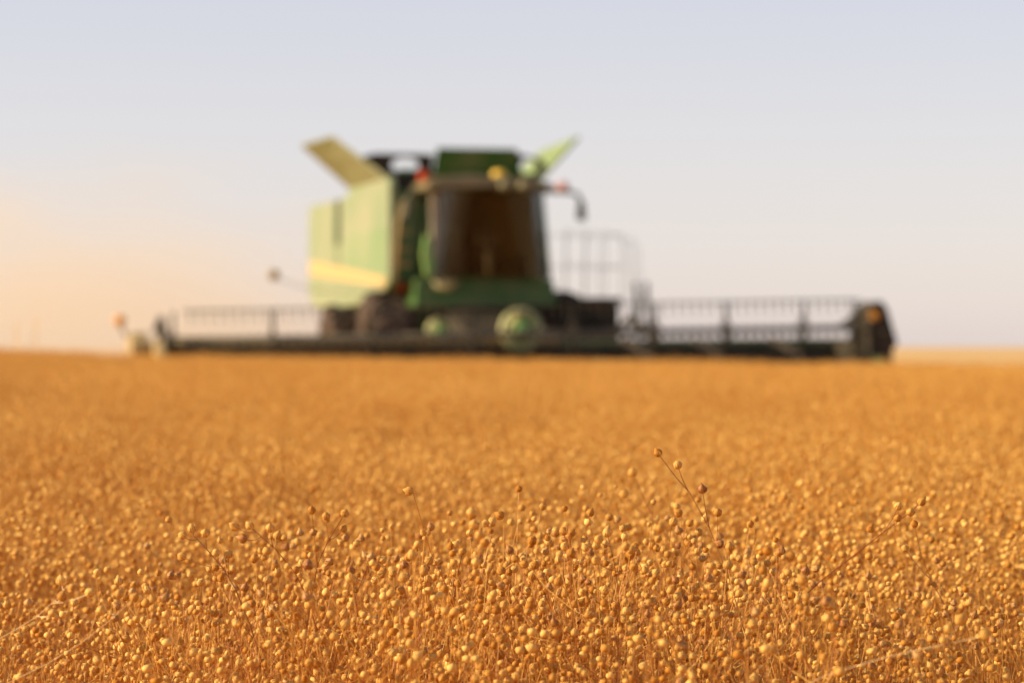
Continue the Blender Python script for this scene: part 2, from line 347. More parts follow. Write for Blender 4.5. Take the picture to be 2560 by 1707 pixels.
    # step corner, brackets on the left of the cab
    m = MB(); m.prism([(-1.10, 2.05), (-0.98, 1.98), (-0.93, 2.2), (-1.02, 2.62), (-1.10, 2.72), (-1.15, 2.4)], 'y', -0.12, 0.02, 0.02); m.build('corner_fairing', M['fairing'], cab)
    m = MB(); m.lathe([(0, 0.06), (0.13, 0.05), (0.17, 0), (0.13, -0.06), (0, -0.07)], 14, mx_at((-0.76, -0.04, 1.92), (-0.5, -1, 0.2)) @ Matrix.Diagonal((1.4, 0.8, 1, 1))); m.build('headlight', M['lamp'], cab)
    m = MB()
    for z in (2.2, 2.45, 2.75): m.box(-1.60, -1.30, 0.28, 0.42, z, z + 0.06)
    m.tube([(-1.56, 0.25, 2.0), (-1.50, 0.2, 2.9), (-1.42, 0.2, 3.3)], 0.03, 6); m.build('step', M['beam'], cab)
    # mirrors and warning lights on arms
    m = MB(); m.tube([(0.95, -0.2, 3.46), (1.30, -0.22, 3.46), (1.50, -0.25, 3.42), (1.55, -0.26, 3.25)], 0.035, 6); ma = m.build('mirror_arm', M['mirror'], cab)
    m = MB(); m.prism([(1.46, 3.00), (1.58, 2.96), (1.63, 3.0), (1.60, 3.30), (1.50, 3.34)], 'y', -0.33, -0.24, 0.02); m.build('mirror', M['mirror'], ma)
    m = MB(); m.tube([(-0.95, -0.2, 3.46), (-1.38, -0.22, 3.42), (-1.45, -0.25, 3.28)], 0.03, 6); ma = m.build('mirror_arm', M['mirror'], cab)
    m = MB(); m.prism([(-1.52, 2.98), (-1.40, 2.96), (-1.38, 3.28), (-1.48, 3.30)], 'y', -0.33, -0.24, 0.02); m.build('mirror', M['mirror'], ma)
    for x, z, mt, lab in ((-1.13, 3.68, 'red', 'orange red warning light on the cab roof corner'), (1.26, 3.53, 'pink', 'pale red warning light beside the mirror arm')):
        m = MB(); m.lathe([(0, 0.11), (0.07, 0.10), (0.105, 0.04), (0.105, -0.04), (0.08, -0.09), (0, -0.09)], 14, Matrix.Translation((x, -0.15, z))); o = m.build('warning_light', M[mt], cab); o['label'] = lab
    # --- wheels
    def wheel(x, y, r, w, lugs):
        m = MB(); h = w / 2; q = r
        m.lathe([(r * 0.52, -h * 0.8), (r * 0.70, -h), (r * 0.90, -h * 0.98), (r * 0.97, -h * 0.82), (r, -h * 0.4), (r, h * 0.4), (r * 0.97, h * 0.82), (r * 0.90, h * 0.98), (r * 0.70, h), (r * 0.52, h * 0.8)], 40, mx_at((x, y, r), (1, 0, 0)))
        for k in range(lugs):
            a = 2 * math.pi * k / lugs
            for sgn in (-1, 1):
                da = 0.5 * 2 * math.pi / lugs * (sgn > 0)
                p = []
                for t, rr in ((0.02, 1.02), (0.45, 1.025), (0.92, 0.96)):
                    b = a + da + t * 0.32; p.append((x + sgn * h * t, y + math.cos(b) * r * rr, r + math.sin(b) * r * rr))
                m.tube(p, 0.035, 4)
        wh = m.build('tyre', M['rubber'], hv)
        s = 1 if x > 0 else -1
        m = MB(); m.lathe([(0, 0.0), (r * 0.16, 0.02), (r * 0.2, -0.05), (r * 0.45, -0.12), (r * 0.54, 0.0), (r * 0.50, 0.03)], 28, mx_at((x + s * h * 0.55, y, r), (s, 0, 0))); m.build('rim', M['rim'], wh)
    for sx in (-1, 1):
        wheel(sx * 1.50, 1.30, 0.89, 0.78, 22); wheel(sx * 1.62, 5.6, 0.80, 0.56, 20)
    for y, lab in ((0.65, None),):
        m = MB(); m.lathe([(0, 0.06), (0.07, 0.05), (0.085, 0), (0.07, -0.06), (0, -0.06)], 14, mx_at((-1.36, y, 1.86), (0, -1, 0))); o = m.build('marker_light', M['red'], hv); o['label'] = 'dull red marker light above the front tyre'
    # lamp on a long arm at the side
    m = MB(); m.tube([(-1.66, 1.2, 1.75), (-2.8, 1.05, 1.80), (-3.45, 1.0, 2.0)], 0.008, 6); a = m.build('marker_arm', M['tine'], hv)
    m = MB(); m.lathe([(0, 0.05), (0.08, 0.045), (0.10, 0), (0.08, -0.05), (0, -0.05)], 14, mx_at((-3.5, 1.0, 2.06), (0, -1, 0))); m.build('marker_light', M['beam'], a)
    # --- platform, ladder and hand rails
    m = MB(); m.box(1.25, 2.35, 0.0, 1.55, 1.60, 1.68, 0.01); m.box(1.30, 2.30, 0.3, 0.38, 1.2, 1.60); pl = m.build('platform', M['dark'], hv)
    m = MB(); m.box(1.92, 2.38, 0.35, 1.25, 0.85, 1.58, 0.03); m.build('tool_box', M['dark'], pl)
    m = MB()
    for yy in (0.05, 1.5):
        for x in (1.35, 1.70, 2.05, 2.33):
            top = 2.84 - 0.10 * max(0, (x - 2.0) / 0.35); m.tube([(x, yy, 1.68), (x + 0.03, yy, top)], 0.0075, 6)
        for z in (2.25, 2.80): m.tube([(1.33, yy, z), (2.36, yy, z - 0.04)], 0.0075, 6)
    for z in (2.25, 2.80): m.tube([(2.36, 0.05, z - 0.04), (2.36, 1.5, z - 0.04)], 0.0075, 6)
    m.build('hand_rail', M['rail'], pl)
    for x in (2.50, 2.62, 2.72):
        m = MB(); m.tube([(x, 0.1, 1.60), (x - 0.06, 0.12, 2.55), (x - 0.18, 0.2, 2.74)], 0.008, 6); m.build('hand_rail', M['rail'], pl)
    m = MB()
    for x in (2.60, 2.80): m.tube([(x, -0.15, 0.75), (x, 0.05, 1.65), (x + 0.0, 0.1, 1.95)], 0.034, 6)
    for k in range(5): m.box(2.61, 2.79, -0.17 + k * 0.045, -0.02 + k * 0.045, 0.80 + k * 0.22, 0.83 + k * 0.22)
    m.build('ladder', M['dark'], pl)
    # --- feeder house
    m = MB(); m.prism([(0.9, 0.95), (0.9, 1.65), (-1.55, 1.10), (-1.9, 1.05), (-1.9, 0.35), (-1.6, 0.35)], 'x', -0.70, 0.70, 0.03); m.build('feeder_house', M['dark'], hv)

def header():
    # the header is tilted slightly sideways against the machine, as its hinge allows
    hd_m = MB()
    XL, XR = -5.72, 5.60
    hd_m.box(XL, XR, -2.02, -1.94, 0.42, 0.84)                       # back sheet
    hd_m.prism([(-2.02, 0.42), (-1.98, 0.38), (-4.15, 0.16), (-4.2, 0.19)], 'x', XL, XR)   # table floor
    hd = hd_m.build('header', M['belt'], hv)
    hd.rotation_euler = (0, -R(0.4), 0); hd.location = (0, 0, 0)
    m = MB(); m.tube([(XL - 0.05, -2.02, 0.945), (0.75, -2.02, 0.945)], 0.105, 14); m.build('header_beam', M['beam'], hd)
    m = MB(); m.box(0.76, XR + 0.05, -2.06, -1.86, 0.82, 0.95, 0.03); m.build('header_beam', M['green2'], hd)
    m = MB(); m.box(XL, XR, -4.28, -4.14, 0.17, 0.20)
    for k in range(int((XR - XL) / 0.152)):
        x = XL + 0.08 + k * 0.152; m.add([(x - 0.025, -4.28, 0.18), (x + 0.025, -4.28, 0.18), (x, -4.44, 0.19), (x, -4.28, 0.21)], [[0, 2, 1], [0, 3, 2], [1, 2, 3]])
    m.build('cutter_bar', M['dark'], hd)
    # reel: tube, bats with hanging tines, spiders
    RY, RZ, RR = -3.45, 1.05, 0.44
    def ZR(x): return RZ + 0.012 * x
    m = MB(); m.tube([(XL + 0.2, RY, ZR(XL)), (XR - 0.2, RY, ZR(XR))], 0.05, 12); m.build('reel_tube', M['tine'], hd)
    for k in range(4):
        a = math.pi / 2 + k * math.pi / 2 + 0.08; y, z = RY + RR * math.cos(a), RZ + RR * math.sin(a)
        m = MB(); m.tube([(XL + 0.2, y, z + 0.012 * XL), (XR - 0.2, y, z + 0.012 * XR)], 0.014, 6); 
        n = int((XR - XL - 0.5) / 0.152)
        for i in range(n):
            x = XL + 0.28 + i * 0.152
            w = z + 0.012 * x; m.tube([(x, y, w + 0.05), (x, y + 0.005, w - 0.1), (x + 0.01, y - 0.02, w - 0.23)], 0.016, 4, 0.010, cap=False)
        m.build('reel_bat', M['tine'], hd)
    for x in (-5.68, -4.15, -2.6, -1.0, 0.6, 1.95, 3.12, 4.42, 5.28):
        m = MB()
        for k in range(4):
            a = math.pi / 2 + k * math.pi / 2 + 0.08; b = a + math.pi / 2
            m.tube([(x, RY, ZR(x)), (x, RY + RR * math.cos(a), ZR(x) + RR * math.sin(a))], 0.024, 6)
            m.tube([(x, RY + RR * .6 * math.cos(a), ZR(x) + RR * .6 * math.sin(a)), (x, RY + RR * .6 * math.cos(b), ZR(x) + RR * .6 * math.sin(b))], 0.018, 6)
        m.build('reel_spider', M['dark'], hd)
    for x in (XL - 0.06, 1.80, XR + 0.03):
        m = MB(); m.tube([(x, -1.9, 1.15), (x, -2.6, 1.32), (x, RY, ZR(x) + 0.02), (x, -4.0, ZR(x) - 0.1)], 0.055, 8); m.tube([(x, -1.95, 0.75), (x, -2.7, 1.2)], 0.04, 8); m.build('reel_arm', M['dark'], hd)
    for x in (1.75, 2.95, 4.28):
        m = MB(); m.tube([(x, -2.3, 0.92), (x + 0.12, -3.0, 0.75), (x + 0.30, -3.7, 0.50)], 0.06, 8); m.build('table_strut', M['strut'], hd)
    # drive guards in the middle
    for x, z, r in ((0.05, 1.12, 0.35), (-1.30, 1.12, 0.20)):
        X = mx_at((x, -2.25, z), (0, -1, 0.05))
        m = MB(); m.lathe([(r * .74, 0.03), (r * .80, 0.06), (r * .97, 0.06), (r, 0.03), (r, -0.05), (r * .74, -0.05), (r * .74, 0.03)], 32, X)
        for k in range(5):
            a = 2 * math.pi * k / 5 + 0.4; q = [X @ Vector((math.cos(a) * t * r, math.sin(a) * t * r, 0)) for t in (0.1, 0.78)]; m.tube(q, r * 0.09, 6)
        g = m.build('drive_wheel', M['guard'], hd)
        m = MB(); m.lathe([(0, 0.10), (r * .36, 0.09), (r * .48, 0.04), (r * .48, -0.04), (0, -0.04)], 20, X); m.build('hub', M['fairing'], g)
        m = MB(); m.lathe([(0, -0.06), (r * .72, -0.06), (r * .72, -0.09), (0, -0.09)], 24, X); m.build('wheel_plate', M['guard'], g)
    # right end shield, left divider
    m = MB(); m.prism([(5.36, 0.12), (5.36, 1.40), (5.44, 1.52), (5.60, 1.54), (5.69, 1.42), (5.84, 0.93), (5.86, 0.84), (5.78, 0.78), (5.76, 0.12)], 'y', -3.9, -3.25, 0.03); m.box(5.44, 5.62, -3.24, -1.95, 0.15, 0.90, 0.02); es = m.build('end_shield', M['dark'], hd)
    m = MB(); m.box(5.38, 5.52, -3.93, -3.905, 1.24, 1.38, 0.01); m.build('reflector', M['amber'], es)
    m = MB(); m.prism([(-3.9, 0.12), (-3.9, 0.66), (-5.1, 0.25), (-5.1, 0.12)], 'x', 5.42, 5.56, 0.02); m.build('crop_divider', M['green2'], hd)
    m = MB(); m.prism([(-2.0, 0.2), (-2.0, 0.95), (-3.4, 0.98), (-4.0, 0.80), (-5.1, 0.25), (-5.1, 0.15)], 'x', -5.98, -5.84, 0.02); m.build('crop_divider', M['beam'], hd)
    m = MB(); m.prism([(-2.4, 0.3), (-2.4, 1.0), (-2.9, 1.12), (-3.3, 0.95), (-3.3, 0.3)], 'x', -6.30, -6.02, 0.03); m.build('end_gearbox', M['beam'], hd)
    m = MB(); m.tube([(-6.0, -2.2, 0.95), (-6.25, -2.2, 1.02), (-6.36, -2.2, 1.20)], 0.022, 6); ar = m.build('marker_arm', M['tine'], hd)
    m = MB(); m.lathe([(0, 0.05), (0.075, 0.045), (0.095, 0), (0.08, -0.05), (0, -0.05)], 14, mx_at((-6.38, -2.25, 1.30), (0, -1, 0))); m.build('marker_light', M['amber'], ar)
    # small green lifters and a round lamp low on the header front
    for x in (-1.55, 0.95, 1.35):
        m = MB(); m.prism([(-4.3, 0.15), (-4.0, 0.60), (-3.7, 0.62), (-3.6, 0.15)], 'x', x - 0.10, x + 0.10, 0.02); m.build('crop_lifter', M['guard'], hd)
harvester(); header()

# ------------------------------------------------------------------ dust cloud thrown up behind the machine
def dust():
    m = MB(); n = 20
    prof = [(math.sin(math.pi * k / n), -math.cos(math.pi * k / n)) for k in range(n + 1)]
    m.lathe(prof, 32)
    o = m.build('dust_cloud'); o.location = (-16.0, 95, 0.6); o.scale = (17, 28, 7.5)
    tag(o, 'pale peach dust cloud drifting low behind the harvester', 'dust', kind='stuff')
    mt = bpy.data.materials.new('dust_air'); mt.use_nodes = True; nt = mt.node_tree; nt.nodes.clear(); L = nt.links.new
    out = nt.nodes.new('ShaderNodeOutputMaterial'); v = nt.nodes.new('ShaderNodeVolumePrincipled')
    v.inputs['Color'].default_value = (0.90, 0.77, 0.60, 1); v.inputs['Anisotropy'].default_value = 0.25
    tc = nt.nodes.new('ShaderNodeTexCoord'); ln = nt.nodes.new('ShaderNodeVectorMath'); ln.operation = 'LENGTH'; L(tc.outputs['Object'], ln.inputs[0])
    nz = nt.nodes.new('ShaderNodeTexNoise'); nz.inputs['Scale'].default_value = 3.0; nz.inputs['Detail'].default_value = 3; L(tc.outputs['Object'], nz.inputs['Vector'])
    a = nt.nodes.new('ShaderNodeMath'); a.operation = 'MULTIPLY_ADD'; a.inputs[1].default_value = 1.0; L(nz.outputs[0], a.inputs[0]); 
    b = nt.nodes.new('ShaderNodeMath'); b.operation = 'SUBTRACT'; b.inputs[0].default_value = 0.47; L(ln.outputs['Value'], b.inputs[1]); L(b.outputs[0], a.inputs[2])
    r = nt.nodes.new('ShaderNodeMapRange'); r.inputs[1].default_value = 0.0; r.inputs[2].default_value = 0.9; r.inputs[3].default_value = 0.0; r.inputs[4].default_value = 0.052; r.interpolation_type = 'SMOOTHSTEP'
    L(a.outputs[0], r.inputs[0]); L(r.outputs[0], v.inputs['Density']); L(v.outputs[0], out.inputs['Volume'])
    o.data.materials.append(mt)
dust()

# ------------------------------------------------------------------ flax
def capsule_geo(seed, nu=10, nv=7, tip=0.36, crumple=0.0):
    """globe with five seams, a pointed tip and five short sepals hugging its base; about 7 mm, axis +z, base at the origin"""
    rnd = random.Random(seed); r = 0.0046; vs = []; fs = []
    prof = []
    for j in range(nv + 1):
        t = j / nv; ang = math.pi * t
        rr = math.sin(ang) ** 0.9 * r if 0 < j < nv else 0.0
        z = r * 0.90 * (1 - math.cos(ang))
        if t > 0.75: z += r * tip * ((t - 0.75) / 0.25) ** 2.5
        prof.append((rr, z))
    vs.append((0, 0, 0))
    for rr, z in prof[1:-1]:
        for k in range(nu):
            a = 2 * math.pi * k / nu; q = rr * (1 + (0.05 if k % 2 else -0.05) + rnd.uniform(-crumple, crumple))
            vs.append((q * math.cos(a), q * math.sin(a), z))
    vs.append((0, 0, prof[-1][1])); top = len(vs) - 1
    for k in range(nu): fs.append([0, 1 + (k + 1) % nu, 1 + k])
    for j in range(nv - 2):
        for k in range(nu):
            a, b = 1 + j * nu + k, 1 + j * nu + (k + 1) % nu; fs.append([a, b, b + nu, a + nu])
    for k in range(nu): fs.append([top, 1 + (nv - 2) * nu + k, 1 + (nv - 2) * nu + (k + 1) % nu])
    return [Vector(v) for v in vs], fs
def sepals(n=5, r=0.0048):
    vs = []; fs = []
    for k in range(n):
        a = 2 * math.pi * k / n + 0.3; i = len(vs)
        for da, z, rr in ((-0.45, 0.0016, 0.85), (0.45, 0.0016, 0.85), (0.0, 0.0080, 1.02)):
            vs.append(Vector((rr * r * math.cos(a + da), rr * r * math.sin(a + da), z)))
        fs.append([i, i + 1, i + 2])
    return vs, fs
CAPS = []
for k, (tip, cr, mt, sr) in enumerate(((0.36, 0.0, 'capsule_near', 0.0048), (0.75, 0.03, 'capsule_near', 0.0051), (0.5, 0.02, 'capsule_near', 0.0050), (0.9, 0.14, 'capsule_old', 0.0056), (0.3, 0.01, 'capsule_near', 0.0047))):
    v, f = capsule_geo(k, tip=tip, crumple=cr); m = MB(); m.add(v, f, True)
    sv, sf = sepals(r=sr); m.add(sv, sf)
    me = bpy.data.meshes.new('seed_capsule'); me.from_pydata(m.v, [], m.f); me.polygons.foreach_set('use_smooth', m.sm); me.materials.append(M[mt]); CAPS.append(me)
LOWCAP = capsule_geo(9, 8, 5)

def curve(p0, p1, p2, n=5):
    return [p0 * (1 - t) ** 2 + p1 * 2 * t * (1 - t) + p2 * t * t for t in [i / n for i in range(n + 1)]]
def random_plant(rnd, h=None, lean=None, ncap=None):
    """stem lines and capsule seats of one flax plant at the origin: [(points, r0, r1)], [(pos, dir, size)]"""
    h = h or rnd.uniform(0.55, 0.66); la = rnd.uniform(0, 2 * math.pi); le = rnd.uniform(0.0, 0.15) if lean is None else lean
    top = Vector((math.cos(la) * le, math.sin(la) * le, h * 0.86)); mid = Vector((math.cos(la) * le * .3, math.sin(la) * le * .3, h * 0.5))
    main = curve(Vector((0, 0, 0)), mid, top, 6); lines = [(main, 0.0011, 0.0006)]; caps = []
    n = ncap or rnd.randint(7, 11)
    for i in range(n):
        t = rnd.uniform(0.66, 1.0) if i else 1.0
        x = t * 6; j = min(5, int(x)); base = main[j].lerp(main[j + 1], x - j)
        a = rnd.uniform(0, 2 * math.pi); sp = rnd.uniform(0.02, 0.10); up = max(0.02, (h - base.z) + rnd.uniform(-0.09, 0.03))
        tip = base + Vector((math.cos(a) * sp, math.sin(a) * sp, up)); ctl = base + Vector((math.cos(a) * sp * .7, math.sin(a) * sp * .7, up * .4))
        ln = curve(base, ctl, tip, 3); lines.append((ln, 0.0006, 0.00035))
        d = (ln[-1] - ln[-2]).normalized() + Vector((rnd.uniform(-.9, .9), rnd.uniform(-.9, .9), rnd.uniform(-.6, .4)))
        caps.append((tip, d.normalized(), rnd.uniform(0.70, 1.16)))
        if rnd.random() < 0.35:                                   # a fork with a second capsule
            b2 = ln[1]; t2 = b2 + Vector((rnd.uniform(-.04, .04), rnd.uniform(-.04, .04), rnd.uniform(.02, .06)))
            l2 = curve(b2, (b2 + t2) / 2 + Vector((0, 0, -.004)), t2, 2); lines.append((l2, 0.0005, 0.00035)); caps.append((t2, (t2 - b2).normalized(), rnd.uniform(0.75, 1.05)))
    for _ in range(rnd.choice([0, 1, 1, 2])):                      # a bare broken stalk leaning across
        a = rnd.uniform(0, 2 * math.pi); b = main[rnd.choice([3, 4])]; q = rnd.uniform(0.08, 0.22)
        tip = Vector((b.x + q * math.cos(a), b.y + q * math.sin(a), min(h * 1.0, b.z + q * rnd.uniform(0.5, 1.4))))
        lines.append((curve(b, (b + tip) / 2 + Vector((0, 0, rnd.uniform(-.02, .02))), tip, 3), 0.0008, 0.0004))
    return lines, caps
def stem_mesh(lines, n=4, material='stem'):
    m = MB()
    for pts, a, b in lines: m.tube(pts, a, n, b, cap=False)
    me = bpy.data.meshes.new('stem'); me.from_pydata(m.v, [], m.f); me.materials.append(M[material]); return me
def cap_matrix(p, d, s):
    return Matrix.Translation(p) @ d.to_track_quat('Z', 'Y').to_matrix().to_4x4() @ Matrix.Scale(s, 4)
def make_plant(lines, caps, rnd, material='stem'):
    root = bpy.data.objects.new('flax_plant', None); C.objects.link(root); root.empty_display_size = 0.05
    link('stem', stem_mesh(lines, 4, material), parent=root)
    for p, d, s in caps:
        o = link('seed_capsule', CAPS[rnd.choice((0, 0, 1, 1, 2, 2, 3, 4))], parent=root); o.matrix_local = cap_matrix(p, d, s) @ Matrix.Rotation(rnd.uniform(0, 6.28), 4, 'Z')
    return root
def copy_plant(src):
    r = src.copy(); C.objects.link(r)
    for ch in src.children:
        c = ch.copy(); C.objects.link(c); c.parent = r
    return r

# distinctive single plants: screen-measured stem lines turned into places in the field, each rooted in the ground
def px(x, y, d): return Vector(((x - 1280) / FPX * d, d, CAM_Z + (HOR - y) / FPX * d))
def special(d, stem, caps, label, rnd, dd=0.05, material='twig'):
    d *= 1.12
    pts = [px(x, y, d + dd * (i / max(1, len(stem) - 1))) for i, (x, y) in enumerate(stem)]
    low = pts[-1]; prev = pts[-2]; run = (low - prev); 
    root = Vector((low.x + run.x / max(1e-3, abs(run.z)) * low.z * 0.35, low.y + 0.03, 0))
    path = pts + curve(low, low + run.normalized() * low.z * 0.4, root, 4)[1:]
    # smooth the drawn part
    sp = [path[0]]
    for i in range(1, len(path) - 1): sp.append(path[i] * 0.7 + (path[i - 1] + path[i + 1]) * 0.15)
    sp.append(path[-1])
    lines = [([p - root for p in sp], 0.0006 * (0.7 if material == 'pale' else 1), 0.0010 * (0.6 if material == 'pale' else 1))]; cp = []
    for i, (cx, cy, k) in enumerate(caps):
        tip = px(cx, cy, d + rnd.uniform(-0.02, 0.02))
        if k is None: base = sp[0]; tip = sp[0]; dr = (sp[0] - sp[1]).normalized()
        else:
            base = sp[int(k)].lerp(sp[int(k) + 1], k - int(k)); mid = (base + tip) / 2 + Vector((0, 0, -0.004))
            ln = curve(base, mid, tip, 3); lines.append(([p - root for p in ln], 0.0006, 0.00045)); dr = (ln[-1] - ln[-2]).normalized()
        cp.append((tip - root, (dr + Vector((0, -0.15, 0.2))).normalized(), rnd.uniform(0.95, 1.12)))
    o = make_plant(lines, cp, rnd, material); o.location = root
    tag(o, label, 'flax plant', 'nearest flax plants'); return o
rs = random.Random(5)
special(2.85, [(1650, 1140), (1690, 1195), (1722, 1222), (1775, 1318), (1820, 1430), (1850, 1540), (1880, 1640)],
        [(1648, 1138, None), (1697, 1172, 1.9), (1757, 1232, 3.0), (1794, 1287, 3.4), (1824, 1375, 4.2)], 'tallest flax plant, leaning left with five capsules well above the crop', rs)
special(2.85, [(2297, 1260), (2270, 1285), (2200, 1335), (2130, 1393), (2050, 1450), (1975, 1520), (1920, 1590), (1870, 1660)],
        [(2297, 1258, None), (2242, 1273, 1.9), (2275, 1283, 0.8), (2243, 1300, 1.4), (2172, 1330, 3.0), (2011, 1436, 4.9)], 'long flax plant leaning far right with a cluster of capsules at its tip', rs)
special(2.82, [(2287, 1318), (2300, 1390), (2330, 1455), (2370, 1525), (2385, 1570), (2410, 1650)],
        [(2286, 1316, None), (2266, 1376, 1.9)], 'thin flax plant with two capsules, right of the long leaning plant', rs)
special(2.35, [(1585, 1190), (1612, 1255), (1650, 1320), (1690, 1370), (1750, 1450), (1800, 1530)],
        [(1584, 1185, None), (1566, 1242, 1.9), (1651, 1325, 2.1)], 'soft-focus flax plant with three capsules, just left of the tallest plant', rs)
special(2.75, [(487, 1340), (520, 1375), (560, 1420), (590, 1470), (620, 1540)],
        [(463, 1343, 0.2), (482, 1331, 0.1), (514, 1340, 0.9), (462, 1395, 2.0), (571, 1392, 2.4), (540, 1385, 1.5)], 'flax plant with a tight cluster of dark capsules rising out of the left crop', rs)
special(2.8, [(858, 1290), (815, 1360), (795, 1400), (780, 1480), (770, 1540)],
        [(858, 1282, None), (816, 1299, 0.9), (780, 1283, 2.1), (853, 1328, 0.9), (820, 1408, 2.2)], 'slender flax plant with five capsules standing clear above the left crop', rs)
special(2.7, [(630, 1320), (690, 1370), (740, 1430), (770, 1490), (790, 1560)],
        [(627, 1314, None), (676, 1327, 0.9), (593, 1320, 0.2), (618, 1349, 0.4)], 'flax plant with capsules in a loose row, left of the slender five-capsule plant', rs)
special(2.85, [(1155, 1385), (1143, 1435), (1135, 1500), (1120, 1600)],
        [(1147, 1383, None), (1175, 1447, 1.4)], 'upright flax plant with one large pointed capsule in the middle of the field', rs)
special(2.45, [(1186, 1320), (1192, 1380), (1190, 1430), (1180, 1520), (1170, 1600)],
        [(1186, 1316, None), (1180, 1291, 0.1), (1197, 1345, 0.9), (1210, 1362, 1.2), (1198, 1385, 1.7), (1190, 1412, 1.9)], 'upright flax plant carrying six capsules stacked up one stem', rs)
special(2.55, [(170, 1462), (140, 1500), (95, 1540), (45, 1572), (-20, 1600)],
        [(155, 1462, 0.3), (218, 1485, 1.2), (150, 1498, 1.0), (128, 1535, 2.0), (72, 1516, 2.4)], 'pale flax plant bent over, its stems lying across the lower left crop', rs, material='pale')
special(2.3, [(2450, 1590), (2380, 1607), (2280, 1625), (2180, 1650), (2050, 1690), (1960, 1730)],
        [(2452, 1588, None), (2395, 1560, 1.2)], 'pale flax plant bent flat across the lower right crop', rs, material='pale')
special(2.4, [(2060, 1345), (2010, 1380), (1950, 1430), (1900, 1480), (1860, 1540)],
        [(2063, 1343, None), (2005, 1398, 1.0), (1985, 1393, 1.0), (1922, 1385, 2.0), (1918, 1462, 2.8)], 'soft flax plant leaning right with capsules along its stem, under the long leaning plant', rs)

special(2.5, [(330, 1500), (270, 1555), (200, 1610), (120, 1660), (20, 1700)],
        [(332, 1496, None), (300, 1490, 0.3), (255, 1530, 1.0), (190, 1575, 1.9)], 'bent flax plant with four capsules leaning right out of the lower left corner', rs, material='pale')
special(2.6, [(1520, 1340), (1535, 1400), (1545, 1460), (1550, 1540), (1545, 1620)],
        [(1520, 1334, None), (1500, 1352, 0.4), (1560, 1372, 0.9), (1495, 1405, 1.4), (1580, 1420, 1.5)], 'upright bushy flax plant with five capsules, under the tallest plant', rs)
special(2.75, [(925, 1400), (905, 1450), (880, 1510), (850, 1600)],
        [(917, 1392, None), (950, 1405, 0.2), (880, 1430, 1.0), (945, 1440, 0.9)], 'flax plant with four pale capsules, right of the slender five-capsule plant', rs)
special(2.8, [(1425, 1345), (1432, 1400), (1440, 1470), (1430, 1560)],
        [(1437, 1332, None), (1415, 1370, 0.5), (1462, 1365, 0.4), (1465, 1400, 1.0)], 'flax plant with a loose knot of four capsules in the tall middle clump', rs)
# the nearest plants, each one an object of its own
PROTO = []
rp = random.Random(21)
for k in range(16):
    hh = rp.uniform(0.58, 0.66); ln, cp = random_plant(rp, hh, lean=rp.choice([0.05, 0.14, 0.22, 0.30, 0.42]), ncap=rp.randint(9, 13)); PROTO.append((make_plant(ln, cp, rp), max(p.z for p, _, _ in cp)))
LAB = 'dry golden flax plant with round seed capsules, one of the close-set plants nearest the camera'
GRP = 'nearest flax plants'
def top_height(u, d):
    """height of the crop's top: taller clump right of the middle, sunk at the far left and right at the camera's feet"""
    h = 0.603 + 0.067 * math.exp(-((u - 0.026) / 0.036) ** 2) + 0.012 * math.exp(-((u + 0.085) / 0.03) ** 2) - 0.028 * sm(0.055, 0.08, u) - 0.06 * sm(-0.100, -0.130, u)
    h = h + (0.578 - h) * sm(3.4, 4.1, d)
    return h - 0.105 * (1 - sm(2.4, 3.15, d))
rq = random.Random(77); spots = []
tries = 0
while len(spots) < 282 and tries < 20000:
    tries += 1
    d = math.sqrt(rq.uniform(2.45 ** 2, 3.75 ** 2)); x = rq.uniform(-0.185 * d - 0.03, 0.185 * d + 0.03)
    if any((x - a) ** 2 + (d - b) ** 2 < 0.045 ** 2 for a, b, _ in spots): continue
    spots.append((x, d, rq.random()))
for i, (x, d, q) in enumerate(spots):
    src, hp = PROTO[i] if i < 16 else PROTO[rq.randrange(16)]
    o = src if i < 16 else copy_plant(src)
    o.location = (x, d, 0); o.rotation_euler = (0, 0, rq.uniform(0, 6.28))
    s = top_height(x / d, d) / hp * rq.uniform(0.90, 1.03); o.scale = (s, s, s)
    tag(o, LAB, 'flax plant', GRP)

# the rest of the crop, beyond counting: one object that scatters clumps
PC = bpy.data.collections.new('flax_clumps')
rc = random.Random(3)
for k in range(10):
    st = MB(); ca = MB()
    for i in range(15):
        ln, cp = random_plant(rc, ncap=rc.randint(8, 12), lean=rc.choice([0.05, 0.14, 0.24, 0.36])); a = rc.uniform(0, 6.28); q = 0.17 * math.sqrt(rc.random()); off = Vector((q * math.cos(a), q * math.sin(a), 0)); z = rc.uniform(0.9, 1.04)
        for pts, r0, r1 in ln: st.tube([Vector((p.x, p.y, p.z * z)) + off for p in pts[::2] + ([] if len(pts) % 2 else [pts[-1]])], r0 * 0.9, 3, r1 * 0.9, cap=False)
        for p, d, s in cp:
            mtx = cap_matrix(Vector((p.x, p.y, p.z * z)) + off, d, s); ca.add([mtx @ v for v in LOWCAP[0]], LOWCAP[1], True)
    me = bpy.data.meshes.new('flax_clump'); ns = len(st.f); me.from_pydata(st.v + ca.v, [], st.f + [[i + len(st.v) for i in f] for f in ca.f])
    me.materials.append(M['stem']); me.materials.append(M['capsule'])
    me.polygons.foreach_set('material_index', [0] * ns + [1] * len(ca.f)); me.polygons.foreach_set('use_smooth', [True] * (ns + len(ca.f)))
    o = bpy.data.objects.new('flax_clump_%02d' % k, me); PC.objects.link(o)

